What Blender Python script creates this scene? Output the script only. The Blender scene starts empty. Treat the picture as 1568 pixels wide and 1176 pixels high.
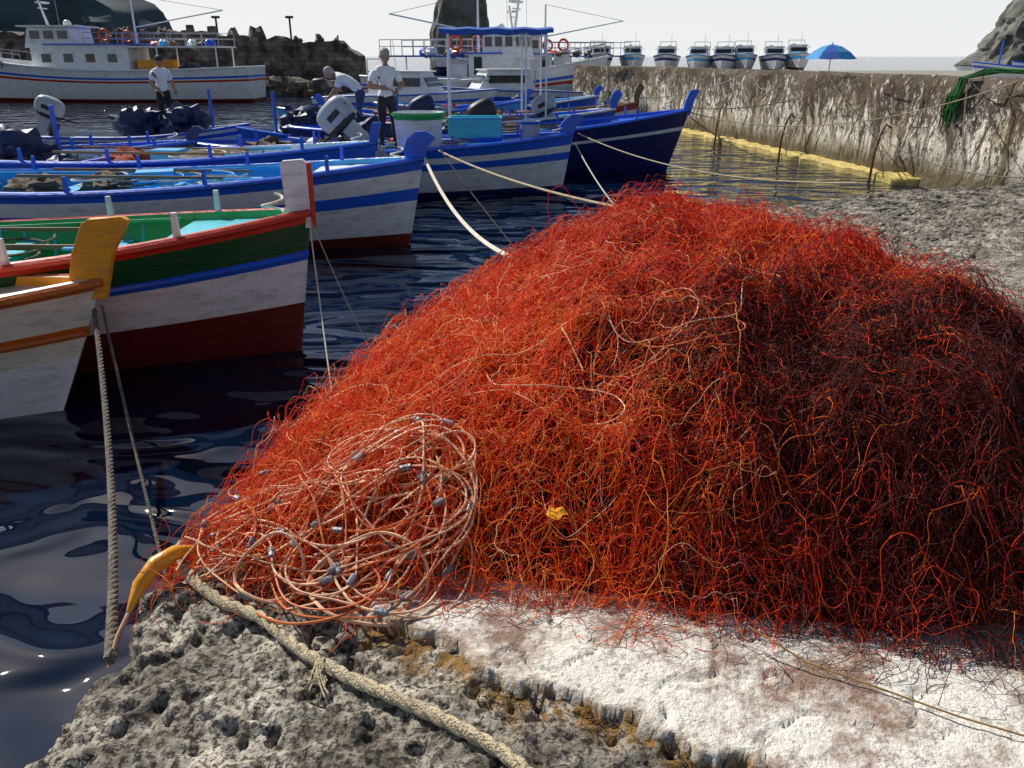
import bpy, math, random
import numpy as np
from mathutils import Vector, Matrix, noise
random.seed(7); rng=np.random.default_rng(7)
S=bpy.context.scene
R=math.radians
# ------------------------------------------------------------ materials
def nn(nt,t,**k):
    n=nt.nodes.new(t)
    for a,b in k.items(): setattr(n,a,b)
    return n
def mat(name,col,rough=.5,var=.35,scale=6.,bump=.15,bscale=40.,metal=0.,spec=.5,dirt=None,dirt_amt=0.,stretch=(1,1,1)):
    m=bpy.data.materials.new(name); m.use_nodes=True; nt=m.node_tree; L=nt.links
    b=nt.nodes['Principled BSDF']; b.inputs['Roughness'].default_value=rough; b.inputs['Metallic'].default_value=metal
    b.inputs['Specular IOR Level'].default_value=spec
    tc=nn(nt,'ShaderNodeTexCoord'); mp=nn(nt,'ShaderNodeMapping'); mp.inputs['Scale'].default_value=stretch
    L.new(tc.outputs['Object'],mp.inputs['Vector'])
    n=nn(nt,'ShaderNodeTexNoise'); n.inputs['Scale'].default_value=scale; n.inputs['Detail'].default_value=3
    n.inputs['Roughness'].default_value=.65
    L.new(mp.outputs[0],n.inputs['Vector'])
    r=nn(nt,'ShaderNodeValToRGB'); r.color_ramp.elements[0].position=.35; r.color_ramp.elements[1].position=.62
    k=1-var
    r.color_ramp.elements[0].color=(col[0]*k,col[1]*k,col[2]*k,1); r.color_ramp.elements[1].color=(*col,1)
    L.new(n.outputs[0],r.inputs[0]); out=r.outputs[0]
    if dirt:
        n3=nn(nt,'ShaderNodeTexNoise'); n3.inputs['Scale'].default_value=scale*3.1; n3.inputs['Detail'].default_value=5; n3.inputs['Roughness'].default_value=.75
        L.new(mp.outputs[0],n3.inputs['Vector'])
        r3=nn(nt,'ShaderNodeValToRGB'); r3.color_ramp.elements[0].position=.5; r3.color_ramp.elements[1].position=.66
        r3.color_ramp.elements[0].color=(0,0,0,1); r3.color_ramp.elements[1].color=(dirt_amt,)*3+(1,)
        L.new(n3.outputs[0],r3.inputs[0])
        mx=nn(nt,'ShaderNodeMixRGB'); mx.inputs[2].default_value=(*dirt,1)
        L.new(r3.outputs[0],mx.inputs[0]); L.new(out,mx.inputs[1]); out=mx.outputs[0]
    L.new(out,b.inputs['Base Color'])
    if bump>.2:
        n2=nn(nt,'ShaderNodeTexNoise'); n2.inputs['Scale'].default_value=bscale; n2.inputs['Detail'].default_value=2
        L.new(mp.outputs[0],n2.inputs['Vector'])
        bp=nn(nt,'ShaderNodeBump'); bp.inputs['Strength'].default_value=bump; bp.inputs['Distance'].default_value=.02
        L.new(n2.outputs[0],bp.inputs['Height']); L.new(bp.outputs[0],b.inputs['Normal'])
    return m
def paint(name,col,rough=.36): return mat(name,col,rough,.15,2.5,.22,22,dirt=(.12,.09,.06),dirt_amt=.34,stretch=(.5,1,2.2))
M={}
M['white']=paint('white_paint',(.82,.84,.86)); M['cream']=paint('cream_paint',(.82,.76,.60))
M['blue']=paint('blue_paint',(.010,.12,.72)); M['lblue']=paint('light_blue_paint',(.05,.44,.88)); M['navy']=paint('navy_paint',(.010,.02,.14))
M['turq']=paint('turquoise_paint',(.04,.55,.66)); M['green']=paint('green_paint',(.006,.075,.022)); M['lgreen']=paint('light_green_paint',(.02,.38,.10))
M['red']=paint('red_paint',(.55,.03,.010)); M['dred']=paint('antifouling_red',(.14,.011,.008)); M['orange']=paint('orange_paint',(.52,.12,.008)); M['yellow']=paint('yellow_paint',(.84,.34,.006))
M['wood']=mat('weathered_wood',(.26,.16,.08),.65,.5,5,.3,60,stretch=(.3,3,3)); M['gray']=mat('gray_plastic',(.42,.44,.46),.35,.15,4,.05)
M['dark']=mat('dark_rubber',(.02,.02,.022),.5,.4,4,.1); M['glass']=mat('tinted_glass',(.02,.03,.04),.08,.2,2,0)
M['tarp']=mat('blue_tarp',(.012,.025,.10),.5,.5,5,.5,12); M['metal']=mat('dull_metal',(.5,.5,.5),.4,.3,8,.1,metal=.7)
M['gel']=mat('white_gelcoat',(.80,.81,.82),.3,.12,2,.03,dirt=(.25,.2,.15),dirt_amt=.35); M['rust']=mat('rust',(.16,.06,.025),.85,.6,12,.5)
M['skin']=mat('skin',(.42,.22,.14),.55,.15,10,.05); M['shirt']=mat('white_cotton',(.82,.83,.86),.9,.12,6,.4,14); M['trous']=mat('dark_trousers',(.03,.032,.045),.9,.4,8,.4,14)
M['hair']=mat('gray_hair',(.45,.44,.42),.8,.4,40,.4); M['dhair']=mat('dark_hair',(.05,.04,.035),.7,.4,40,.4); M['shoe']=mat('shoe_rubber',(.04,.035,.03),.7,.3,8,.1); M['lip']=mat('lip',(.32,.12,.1),.5,.1,8,0)
M['jeans']=mat('blue_jeans',(.05,.08,.17),.9,.4,8,.4,14)
M['rope']=mat('cream_rope',(.64,.53,.34),.85,.4,30,.6,160); M['wrope']=mat('white_rope',(.80,.74,.60),.8,.3,30,.1,160)
M['cord']=mat('net_cord',(.90,.54,.32),.6,.35,14,.1,200); M['cordr']=mat('red_net_cord',(.82,.20,.05),.6,.4,14,.1,200); M['lead']=mat('lead_weight',(.25,.25,.27),.5,.4,30,.3,metal=.3)
M['drope']=mat('wet_rope',(.20,.17,.13),.8,.6,20,.6,150); M['buoy']=mat('buoy_orange',(.8,.10,.02),.4,.2,6,.05); M['ocord']=mat('ochre_twine',(.42,.24,.08),.8,.4,20,0)
M['bluecanvas']=mat('blue_canvas',(.02,.10,.42),.8,.3,5,.3,14); M['lbcanvas']=mat('light_blue_canvas',(.04,.30,.62),.8,.2,5,.2,14)
M['gnet']=mat('green_net',(.03,.18,.03),.8,.5,20,.1); M['rnet']=mat('piled_red_net',(.40,.06,.02),.9,.7,25,.9,25); M['bnet']=mat('piled_brown_net',(.16,.11,.07),.9,.7,25,.9,25)
M['weed']=mat('dried_seaweed',(.20,.11,.02),.9,.6,30,.1)
# ------------------------------------------------------------ mesh builder
class MB:
    def __init__(s): s.v=[];s.f=[];s.m=[];s.mats=[];s.M=None
    def mi(s,m):
        if isinstance(m,str): m=M[m]
        if m not in s.mats: s.mats.append(m)
        return s.mats.index(m)
    def add(s,vs,fs,m):
        o=len(s.v)
        if s.M is not None: vs=[tuple(s.M@Vector(v)) for v in vs]
        s.v+=[tuple(v) for v in vs]
        if isinstance(m,list): idx=[s.mi(x) for x in m]
        else: idx=[s.mi(m)]*len(fs)
        s.f+=[tuple(i+o for i in f) for f in fs]; s.m+=idx
    def box(s,c,d,m,rz=0,top=(1,1),shift=(0,0),ry=0):
        vs=[]
        for z in (-1,1):
            for x,y in ((-1,-1),(1,-1),(1,1),(-1,1)):
                tx,ty=(top if z>0 else (1,1)); 
                vs.append(Vector((x*d[0]/2*tx+(shift[0] if z>0 else 0),y*d[1]/2*ty+(shift[1] if z>0 else 0),z*d[2]/2)))
        m4=Matrix.Rotation(rz,4,'Z')@Matrix.Rotation(ry,4,'Y')
        vs=[m4@v+Vector(c) for v in vs]
        s.add(vs,[(3,2,1,0),(4,5,6,7),(0,1,5,4),(1,2,6,5),(2,3,7,6),(3,0,4,7)],m)
    def tube(s,pts,r,m,n=8,closed=False):
        pts=[Vector(p) for p in pts]; K=len(pts)
        rs=r if hasattr(r,'__len__') else [r]*K
        ref=Vector((0,0,1)); vs=[]; nrm=None
        for i,p in enumerate(pts):
            if closed: t=pts[(i+1)%K]-pts[i-1]
            else: t=pts[min(i+1,K-1)]-pts[max(i-1,0)]
            if t.length<1e-9: t=Vector((1,0,0))
            t.normalize()
            if nrm is None:
                nrm=t.cross(ref)
                if nrm.length<.1: nrm=t.cross(Vector((1,0,0)))
            nrm=nrm-t*nrm.dot(t); nrm.normalize(); b=t.cross(nrm)
            for k in range(n):
                a=2*math.pi*k/n; vs.append(p+(nrm*math.cos(a)+b*math.sin(a))*rs[i])
        fs=[]
        for i in range(K if closed else K-1):
            j=(i+1)%K
            for k in range(n):
                l=(k+1)%n; fs.append((i*n+k,i*n+l,j*n+l,j*n+k))
        if not closed: fs.append(tuple(range(n-1,-1,-1))); fs.append(tuple((K-1)*n+k for k in range(n)))
        s.add(vs,fs,m)
    def blob(s,c,r,m,nu=14,nv=9,amp=0,fr=3,sq=1.0,seed=0):
        vs=[];fs=[]
        def pw(a): return math.copysign(abs(a)**sq,a)
        for j in range(nv+1):
            ph=-math.pi/2+math.pi*j/nv
            for i in range(nu):
                th=2*math.pi*i/nu
                d=Vector((pw(math.cos(ph))*pw(math.cos(th)),pw(math.cos(ph))*pw(math.sin(th)),pw(math.sin(ph))))
                k=1+amp*noise.noise(d*fr+Vector((seed,seed*1.7,0)))
                vs.append((c[0]+d.x*r[0]*k,c[1]+d.y*r[1]*k,c[2]+d.z*r[2]*k))
        for j in range(nv):
            for i in range(nu):
                a=j*nu+i;b=j*nu+(i+1)%nu; fs.append((a,b,b+nu,a+nu))
        s.add(vs,fs,m)
    def prism(s,prof,th,m):
        n=len(prof); vs=[(x,-th/2,z) for x,z in prof]+[(x,th/2,z) for x,z in prof]
        fs=[tuple(range(n)),tuple(range(2*n-1,n-1,-1))]+[(i,i+n,(i+1)%n+n,(i+1)%n) for i in range(n)]
        s.add(vs,fs,m)
    def build(s,name,parent=None,loc=(0,0,0),rz=0,bevel=0,angle=38):
        me=bpy.data.meshes.new(name); me.from_pydata(s.v,[],s.f)
        for m in s.mats: me.materials.append(m)
        me.polygons.foreach_set('material_index',s.m)
        me.shade_smooth(); me.update()
        try: me.set_sharp_from_angle(angle=R(angle))
        except Exception as e: print(e)
        ob=bpy.data.objects.new(name,me); S.collection.objects.link(ob)
        ob.location=loc; ob.rotation_euler=(0,0,rz)
        if parent: ob.parent=parent
        if bevel:
            b=ob.modifiers.new('b','BEVEL'); b.width=bevel; b.segments=2; b.limit_method='ANGLE'; b.angle_limit=R(50)
        return ob
def empty(name,loc,rz=0):
    e=bpy.data.objects.new(name,None); S.collection.objects.link(e); e.location=loc; e.rotation_euler=(0,0,rz); e.empty_display_size=.2; return e
def npmesh(name,V,Q,mats,attrs={}):
    me=bpy.data.meshes.new(name); nv=len(V); nf=len(Q)
    me.vertices.add(nv); me.vertices.foreach_set('co',V.astype(np.float32).ravel())
    me.loops.add(nf*4); me.loops.foreach_set('vertex_index',Q.astype(np.int32).ravel())
    me.polygons.add(nf); me.polygons.foreach_set('loop_start',np.arange(0,nf*4,4,dtype=np.int32))
    me.update(calc_edges=True); me.shade_smooth()
    for k,x in attrs.items():
        a=me.attributes.new(k,'FLOAT','POINT'); a.data.foreach_set('value',x.astype(np.float32).ravel())
    for m in mats: me.materials.append(m)
    ob=bpy.data.objects.new(name,me); S.collection.objects.link(ob); return ob
T=rng.random((256,256))
def vn(x,y):
    xi=np.floor(x).astype(int); yi=np.floor(y).astype(int); fx=x-xi; fy=y-yi
    fx=fx*fx*(3-2*fx); fy=fy*fy*(3-2*fy)
    a=T[xi%256,yi%256];b=T[(xi+1)%256,yi%256];c=T[xi%256,(yi+1)%256];d=T[(xi+1)%256,(yi+1)%256]
    return (a*(1-fx)+b*fx)*(1-fy)+(c*(1-fx)+d*fx)*fy
def fbm(x,y,o=4):
    r=0;a=.5
    for i in range(o): r=r+a*(vn(x*2**i+17*i,y*2**i+31*i)-.5); a*=.55
    return r
# ------------------------------------------------------------ camera, light
cd=bpy.data.cameras.new('camera'); cam=bpy.data.objects.new('camera',cd); S.collection.objects.link(cam)
cam.location=(0,0,2.5); cam.rotation_euler=(R(90-22.2),0,0); cd.sensor_width=36; cd.lens=18/(784/1230); cd.clip_end=9000; cd.clip_start=.05
S.camera=cam
AZ=R(-44); EL=R(43)
sd=Vector((math.sin(AZ)*math.cos(EL),math.cos(AZ)*math.cos(EL),math.sin(EL)))
sl=bpy.data.lights.new('sun','SUN'); sl.energy=5; sl.angle=R(.5); sl.color=(1,.96,.88)
so=bpy.data.objects.new('sun',sl); S.collection.objects.link(so); so.rotation_euler=sd.to_track_quat('Z','Y').to_euler(); so.location=(-20,20,30)
w=bpy.data.worlds.new('World'); S.world=w; w.use_nodes=True; nt=w.node_tree
sk=nn(nt,'ShaderNodeTexSky'); sk.sky_type='NISHITA'; sk.sun_disc=False; sk.sun_elevation=EL; sk.sun_rotation=AZ%(2*math.pi); sk.dust_density=1.0; sk.air_density=1.0
tc=nn(nt,'ShaderNodeTexCoord'); sp=nn(nt,'ShaderNodeSeparateXYZ'); nt.links.new(tc.outputs['Generated'],sp.inputs[0])
mr=nn(nt,'ShaderNodeMapRange'); mr.inputs[1].default_value=.02; mr.inputs[2].default_value=.24; mr.inputs[3].default_value=.95; mr.inputs[4].default_value=0; mr.interpolation_type='SMOOTHSTEP'; nt.links.new(sp.outputs[2],mr.inputs[0])
mx=nn(nt,'ShaderNodeMixRGB'); mx.inputs[2].default_value=(10.,10.2,10.3,1); nt.links.new(mr.outputs[0],mx.inputs[0]); nt.links.new(sk.outputs[0],mx.inputs[1])
bg=nt.nodes['Background']; bg.inputs[1].default_value=.088; nt.links.new(mx.outputs[0],bg.inputs[0])
S.view_settings.view_transform='Standard'; S.view_settings.look='None'; S.view_settings.exposure=0
# ------------------------------------------------------------ water
def water():
    m=bpy.data.materials.new('harbor_water'); m.use_nodes=True; nt=m.node_tree; b=nt.nodes['Principled BSDF']; L=nt.links
    b.inputs['Base Color'].default_value=(.001,.007,.022,1); b.inputs['Roughness'].default_value=.02; b.inputs['IOR'].default_value=1.5
    tc=nn(nt,'ShaderNodeTexCoord'); mp=nn(nt,'ShaderNodeMapping'); mp.inputs['Scale'].default_value=(.55,1,1); L.new(tc.outputs['Object'],mp.inputs[0])
    n1=nn(nt,'ShaderNodeTexNoise'); n1.inputs['Scale'].default_value=1.15; n1.inputs['Detail'].default_value=1; n1.inputs['Distortion'].default_value=1.0
    n2=nn(nt,'ShaderNodeTexNoise'); n2.inputs['Scale'].default_value=5; n2.inputs['Detail'].default_value=0
    L.new(mp.outputs[0],n1.inputs[0]); L.new(mp.outputs[0],n2.inputs[0])
    ad=nn(nt,'ShaderNodeMath',operation='MULTIPLY_ADD'); ad.inputs[1].default_value=.08; L.new(n2.outputs[0],ad.inputs[0]); L.new(n1.outputs[0],ad.inputs[2])
    bp=nn(nt,'ShaderNodeBump'); bp.inputs['Strength'].default_value=.9; bp.inputs['Distance'].default_value=.26
    L.new(ad.outputs[0],bp.inputs['Height']); L.new(bp.outputs[0],b.inputs['Normal'])
    mb=MB(); mb.add([(-4000,-200,0),(4000,-200,0),(4000,7000,0),(-4000,7000,0)],[(0,1,2,3)],m); mb.build('water')
water()
# ------------------------------------------------------------ quay
EY=[-6,1.3,1.62,1.78,2.0,2.24,3.27,4.9,5.6,7.2,8.6,9.7,10.5,10.8]
EX=[-1.3,-1.12,-1.12,-1.05,-1.1,-1.0,-.86,-.42,.0,1.2,2.7,4.3,6.9,10.2]
def ex(y): return np.interp(y,EY,EX)
PX=[-.45,-.42,-.15,-.1,.12,.25,.44,.8,2.5]; PY=[9,1.85,1.72,1.62,1.55,1.49,1.37,1.2,.9]
def quay():
    ys=np.concatenate([np.linspace(-6,1.1,12)[:-1],np.arange(1.1,3.,.010),np.linspace(3,10.8,190)])
    ts=np.concatenate([[0,0,0,0],np.arange(0.008,3.2,.0115),np.linspace(3.25,16,50)])
    Y,Tt=np.meshgrid(ys,ts,indexing='ij')
    e=ex(Y)+.10*fbm(Y*3,Y*0+3)+.06*fbm(Y*12,Y*0+9)
    X=e+Tt
    line=np.interp(X,PX,PY)+.10*fbm(X*9,Y*9)+.07*fbm(X*25,Y*25,2)
    dline=Y-line
    patch=np.clip(dline/.008,0,1)*np.clip((X+.42)/.02,0,1)*np.clip((4.2-Y)/1.2,0,1)
    n=fbm(X*9,Y*9,5); pit=np.clip(.38-vn(X*30,Y*30),0,1)*np.clip(vn(X*7+5,Y*7)*2.2-.3,0,1)
    peb=vn(X*48+3,Y*48)
    rough=.055*n-.15*pit+.018*peb
    smooth=.016*fbm(X*6,Y*6,5)+.046+.002*peb-.03*np.clip(.2-vn(X*25,Y*25),0,1)
    cr=np.abs(fbm(X*2.2+8,Y*2.2+2,3)); crack=np.clip(1-cr/.005,0,1)
    smooth=smooth-.02*crack
    Z=1.0+rough*(1-patch)+smooth*patch+.03*fbm(X*.8,Y*.8)
    Z-=np.clip(.09-Tt,0,1)*.5
    X[:,0]-=.05+.0; Z[:,0]=-1.2; X[:,1]-=.03; Z[:,1]=.05; X[:,2]-=.02; Z[:,2]=.6; Z[:,3]=Z[:,4]-.05
    nx=len(ts); ny=len(ys); V=np.stack([X,Y,Z],-1).reshape(-1,3)
    i=np.arange(ny-1)[:,None]*nx+np.arange(nx-1)[None]; Q=np.stack([i,i+1,i+nx+1,i+nx],-1).reshape(-1,4)
    seam=np.exp(-((dline+.03)/.05)**2)*(X>-.5)*(X<1.2)
    m=bpy.data.materials.new('rough_concrete'); m.use_nodes=True; nt=m.node_tree; L=nt.links; b=nt.nodes['Principled BSDF']; b.inputs['Roughness'].default_value=.9
    tc=nn(nt,'ShaderNodeTexCoord')
    def noi(sc,d=3,r=.6):
        n=nn(nt,'ShaderNodeTexNoise'); n.inputs['Scale'].default_value=sc; n.inputs['Detail'].default_value=d; n.inputs['Roughness'].default_value=r; L.new(tc.outputs['Object'],n.inputs[0]); return n.outputs[0]
    def ramp(src,a,bb,ca,cb):
        r=nn(nt,'ShaderNodeValToRGB'); r.color_ramp.elements[0].position=a; r.color_ramp.elements[1].position=bb; r.color_ramp.elements[0].color=(*ca,1); r.color_ramp.elements[1].color=(*cb,1); L.new(src,r.inputs[0]); return r.outputs[0]
    def mix(f,a,bb,bt='MIX'):
        x=nn(nt,'ShaderNodeMixRGB',blend_type=bt)
        for i,q in enumerate((f,a,bb)):
            if hasattr(q,'links'): L.new(q,x.inputs[i])
            elif isinstance(q,(int,float)): x.inputs[i].default_value=q
            else: x.inputs[i].default_value=(*q,1)
        return x.outputs[0]
    ap=nn(nt,'ShaderNodeAttribute',attribute_name='patch').outputs['Fac']; asm=nn(nt,'ShaderNodeAttribute',attribute_name='seam').outputs['Fac']
    base=ramp(noi(4),.38,.64,(.20,.17,.13),(.62,.56,.45))
    speck=ramp(noi(58,3,.7),.43,.52,(.09,.08,.065),(1,1,1))
    sp2=ramp(noi(13,3,.7),.38,.52,(.22,.19,.15),(1,1,1))
    rc=mix(.92,base,speck,'MULTIPLY'); rc=mix(.8,rc,sp2,'MULTIPLY')
    pc=ramp(noi(3.2,5,.75),.40,.53,(.30,.19,.14),(.84,.79,.69))
    pc=mix(ramp(noi(48,3),.36,.45,(.6,.6,.6),(0,0,0)),pc,(.22,.16,.12))
    c=mix(ap,rc,pc)
    rn=ramp(noi(22,3),.40,.53,(0,0,0),(1,1,1)); sf=nn(nt,'ShaderNodeMath',operation='MULTIPLY'); L.new(rn,sf.inputs[0]); L.new(asm,sf.inputs[1])
    c=mix(sf.outputs[0],c,(.26,.13,.02)); L.new(c,b.inputs['Base Color'])
    bp=nn(nt,'ShaderNodeBump'); bp.inputs['Strength'].default_value=.9; bp.inputs['Distance'].default_value=.012; L.new(noi(75,4,.7),bp.inputs['Height']); L.new(bp.outputs[0],b.inputs['Normal'])
    npmesh('stone_quay',V,Q,[m],attrs={'patch':patch,'seam':seam})
quay()
# dried weed tufts in the seam
mb=MB()
for i in range(420):
    x=random.uniform(-.12,.62); y=float(np.interp(x,PX,PY))-.035+random.gauss(0,.022)
    if noise.noise(Vector((x*9,y*9,2)))<-.05: continue
    a=random.uniform(0,6.28); z=1.015; pts=[(x,y,z)]
    for k in range(4): a+=random.gauss(0,.6); x+=math.cos(a)*.007; y+=math.sin(a)*.007; z+=random.uniform(-.002,.007); pts.append((x,y,z))
    mb.tube(pts,.0012,'weed',3)
mb.build('dried_seaweed')
# ------------------------------------------------------------ net
PG=np.array([(-1.08,2.12),(-.6,1.95),(-.16,1.90),(.38,1.74),(1.0,1.62),(1.7,1.6),(2.3,1.85),(2.75,2.6),(2.8,3.6),(2.7,4.6),(2.45,5.3),(2.1,5.9),(1.7,6.5),(1.35,7.0),(.75,6.8),(.05,5.8),(-.42,4.9),(-.84,3.6),(-1.05,2.6)])
def pdist(x,y):
    d=np.full(x.shape,1e9); ins=np.zeros(x.shape,bool); n=len(PG)
    for i in range(n):
        a=PG[i]; b=PG[(i+1)%n]; ab=b-a; t=np.clip(((x-a[0])*ab[0]+(y-a[1])*ab[1])/(ab@ab),0,1)
        d=np.minimum(d,np.hypot(x-a[0]-t*ab[0],y-a[1]-t*ab[1]))
        c=((a[1]>y)!=(b[1]>y))&(x<(b[0]-a[0])*(y-a[1])/(b[1]-a[1]+1e-12)+a[0]); ins^=c
    return np.where(ins,d,-d)
def nh(x,y):
    d=pdist(x,y)+.22*fbm(x*2.2,y*2.2); t=np.clip(d/1.25,0,1)
    f=np.interp(x,[-1,-.3,.6,1.2,1.9,2.6],[.38,.58,.93,1.0,.82,.5])*np.interp(y,[2,4,5.2,7],[1.08,1,.90,.78])
    h=.64*f*(1-(1-t)**2.0)
    h=h*(1+.5*fbm(x*1.6+4,y*1.6))+.26*fbm(x*3.6,y*3.6,3)*np.clip(d/.35,0,1)
    over=np.clip(ex(y)-x,0,1)
    return 1.03+h-1.6*over*(over>0)
def net():
    root=empty('fishing_net',(0,0,0))
    xs=np.linspace(-1.3,3,230); ys=np.linspace(1.4,7.1,300); X,Y=np.meshgrid(xs,ys,indexing='ij'); D=pdist(X,Y); Z=nh(X,Y)-.05+.03*fbm(X*14,Y*14)
    V=np.stack([X,Y,Z],-1).reshape(-1,3); ny=len(ys); i=np.arange(len(xs)-1)[:,None]*ny+np.arange(ny-1)[None]; Q=np.stack([i,i+ny,i+ny+1,i+1],-1).reshape(-1,4)
    ok=(D.ravel()[Q].min(1)>.12); Q=Q[ok]
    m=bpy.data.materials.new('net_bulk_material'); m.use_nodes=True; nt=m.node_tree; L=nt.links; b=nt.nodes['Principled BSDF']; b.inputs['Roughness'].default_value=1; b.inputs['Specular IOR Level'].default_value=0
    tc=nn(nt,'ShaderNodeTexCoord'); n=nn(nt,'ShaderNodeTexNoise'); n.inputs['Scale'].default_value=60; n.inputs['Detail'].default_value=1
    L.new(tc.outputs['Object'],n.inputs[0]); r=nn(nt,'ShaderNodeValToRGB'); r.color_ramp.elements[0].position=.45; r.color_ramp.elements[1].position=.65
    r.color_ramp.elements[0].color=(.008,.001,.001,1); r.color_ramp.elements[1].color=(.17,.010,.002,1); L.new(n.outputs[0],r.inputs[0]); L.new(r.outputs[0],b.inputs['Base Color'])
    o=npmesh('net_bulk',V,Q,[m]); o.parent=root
    N=28000;K=18
    px=[];py=[]
    while len(px)<N:
        x=rng.uniform(-1.1,2.9,N*2); y=rng.uniform(1.55,7,N*2); d=pdist(x,y); k=(d>-.03)&(rng.random(N*2)<np.clip(1.25-(y-2)*.17,.3,1)); px+=list(x[k]); py+=list(y[k])
    px=np.array(px[:N]);py=np.array(py[:N])
    e=.05; gx=(nh(px+e,py)-nh(px-e,py)); gy=(nh(px,py+e)-nh(px,py-e))
    flow=np.where(px<.7,R(215)+.4*fbm(px*2,py*2)*6,np.arctan2(-gy,-gx))
    th=flow+rng.normal(0,.8,N)+np.where(rng.random(N)<.5,math.pi,0)
    step=rng.uniform(.010,.030,N); P=np.zeros((N,K,3)); x=px.copy();y=py.copy()
    f1=rng.uniform(.15,.6,N);ph=rng.uniform(0,6.28,N);amp=rng.uniform(.08,.5,N); drift=rng.normal(0,.05,N)
    for k in range(K):
        P[:,k,0]=x;P[:,k,1]=y
        th=th+amp*np.sin(f1*k+ph)+drift+rng.normal(0,.22,N); x=x+np.cos(th)*step; y=y+np.sin(th)*step
    out=(pdist(P[:,:,0],P[:,:,1])<-.05).mean(1)
    rim=(pdist(px,py)<.45)&(px<.9)&(py>2.1)
    lift=rng.exponential(.022,N)+.002; big=rng.random(N)<np.where(rim,.20,.08); lift[big]+=rng.uniform(.02,.15,big.sum())
    kk=np.arange(K)/(K-1)
    prof=np.sin(np.pi*kk)[None]**.7*(lift[:,None])+.004*rng.normal(size=(N,K))+.008*np.sin(kk[None]*rng.uniform(8,30,(N,1))+ph[:,None])
    P[:,:,2]=nh(P[:,:,0],P[:,:,1])+prof-.012
    P[:,:,:2]+=rng.normal(0,.0020,(N,K,2))
    keep=out<np.where(rim,.75,.35); P=P[keep]; px=px[keep];py=py[keep]; N=len(P)
    rad=(rng.uniform(.00042,.00105,N)*(1+.24*(py-1.6)))
    pal=np.array([(.86,.060,.003),(.94,.16,.010),(.58,.020,.002),(.96,.32,.05),(.22,.006,.002),(.74,.038,.003)])
    dk=np.clip((px-.15+.9*fbm(px*2,py*2))/.7,0,1)*np.clip((3.5-py+.12*px+.9*fbm(px*2+7,py*2))/1.1,0,1); r=rng.random(N)  # mask for shade painted into strand colour on the front-right slope
    pi=rng.choice(6,N,p=[.30,.28,.15,.16,.04,.07]); 
    rt=(px+.15*(py-2)>.5)&(rng.random(N)<.75); pi[rt]=rng.choice(6,rt.sum(),p=[.26,.06,.34,.02,.14,.18])  # light painted into palette: sunlit left stays orange, right side deeper red
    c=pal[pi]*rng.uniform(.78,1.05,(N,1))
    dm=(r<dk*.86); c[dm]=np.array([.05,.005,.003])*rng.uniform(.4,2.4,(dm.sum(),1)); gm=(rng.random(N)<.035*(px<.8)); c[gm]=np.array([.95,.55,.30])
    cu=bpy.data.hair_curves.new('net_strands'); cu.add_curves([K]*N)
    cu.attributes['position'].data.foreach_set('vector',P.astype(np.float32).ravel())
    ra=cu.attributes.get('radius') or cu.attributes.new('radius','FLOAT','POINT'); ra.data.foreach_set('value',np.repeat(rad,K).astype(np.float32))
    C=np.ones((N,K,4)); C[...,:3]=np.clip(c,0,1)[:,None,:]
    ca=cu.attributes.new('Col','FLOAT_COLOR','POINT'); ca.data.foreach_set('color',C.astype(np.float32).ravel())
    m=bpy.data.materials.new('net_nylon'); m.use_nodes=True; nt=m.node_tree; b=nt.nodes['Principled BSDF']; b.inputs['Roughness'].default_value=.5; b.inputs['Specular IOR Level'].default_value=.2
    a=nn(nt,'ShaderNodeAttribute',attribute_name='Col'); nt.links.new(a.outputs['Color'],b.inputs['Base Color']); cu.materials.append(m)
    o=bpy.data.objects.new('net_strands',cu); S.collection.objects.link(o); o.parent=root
    mb=MB()
    def cord(p,th,n,rad,kmax,cx,cy,wts=True,rr=.7,mt='cord'):
        x,y=p; pts=[]; kap=0
        off=random.uniform(.018,.045)
        for k in range(n):
            hz=float(nh(np.array(x),np.array(y))); inside=float(pdist(np.array(x),np.array(y)))
            if inside<0: hz=max(1.035,hz-.02) if x>float(ex(y)) else hz
            pts.append((x,y,hz+off+.02*math.sin(k*.11+off*100)))
            kap+=random.gauss(0,1.6)-kap*.05
            kap=max(-kmax,min(kmax,kap))
            if math.hypot((x-cx)*.75,(y-cy)*1.15)>rr or inside<.03:
                want=math.atan2(cy-y,cx-x); dth=(want-th+math.pi)%(2*math.pi)-math.pi; th+=dth*.09
            th+=kap*.016; x+=math.cos(th)*.016; y+=math.sin(th)*.016
        z=np.array([q[2] for q in pts]); z=np.convolve(np.pad(z,6,mode='edge'),np.ones(13)/13,'valid')
        pts=[(q[0],q[1],float(z[i])) for i,q in enumerate(pts)]
        mb.tube(pts,rad,mt,6)
        if wts:
            for k in range(random.randint(8,14),n-3,random.randint(16,26)):
                a=Vector(pts[k-1]);b=Vector(pts[k+2]); d=(b-a).normalized(); c=(a+b)/2
                mb.tube([c-d*.021,c-d*.017,c+d*.017,c+d*.021],[.006,.0105,.0105,.006],'lead',8)
    for i in range(48):
        cord((random.uniform(-.99,-.2),random.uniform(1.98,2.40)),random.uniform(-.4,1.1),random.randint(35,95),random.uniform(.0024,.0040),15,-.6,2.18,i%4==0,.33,['cord','cord','cordr'][i%3])
    for i in range(16):
        cord((random.uniform(-.8,.5),random.uniform(2.4,3.6)),random.uniform(0,6.28),random.randint(50,120),random.uniform(.0016,.0025),8,-.1,3.0,False,.8,['cord','cordr'][i%2])
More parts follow.
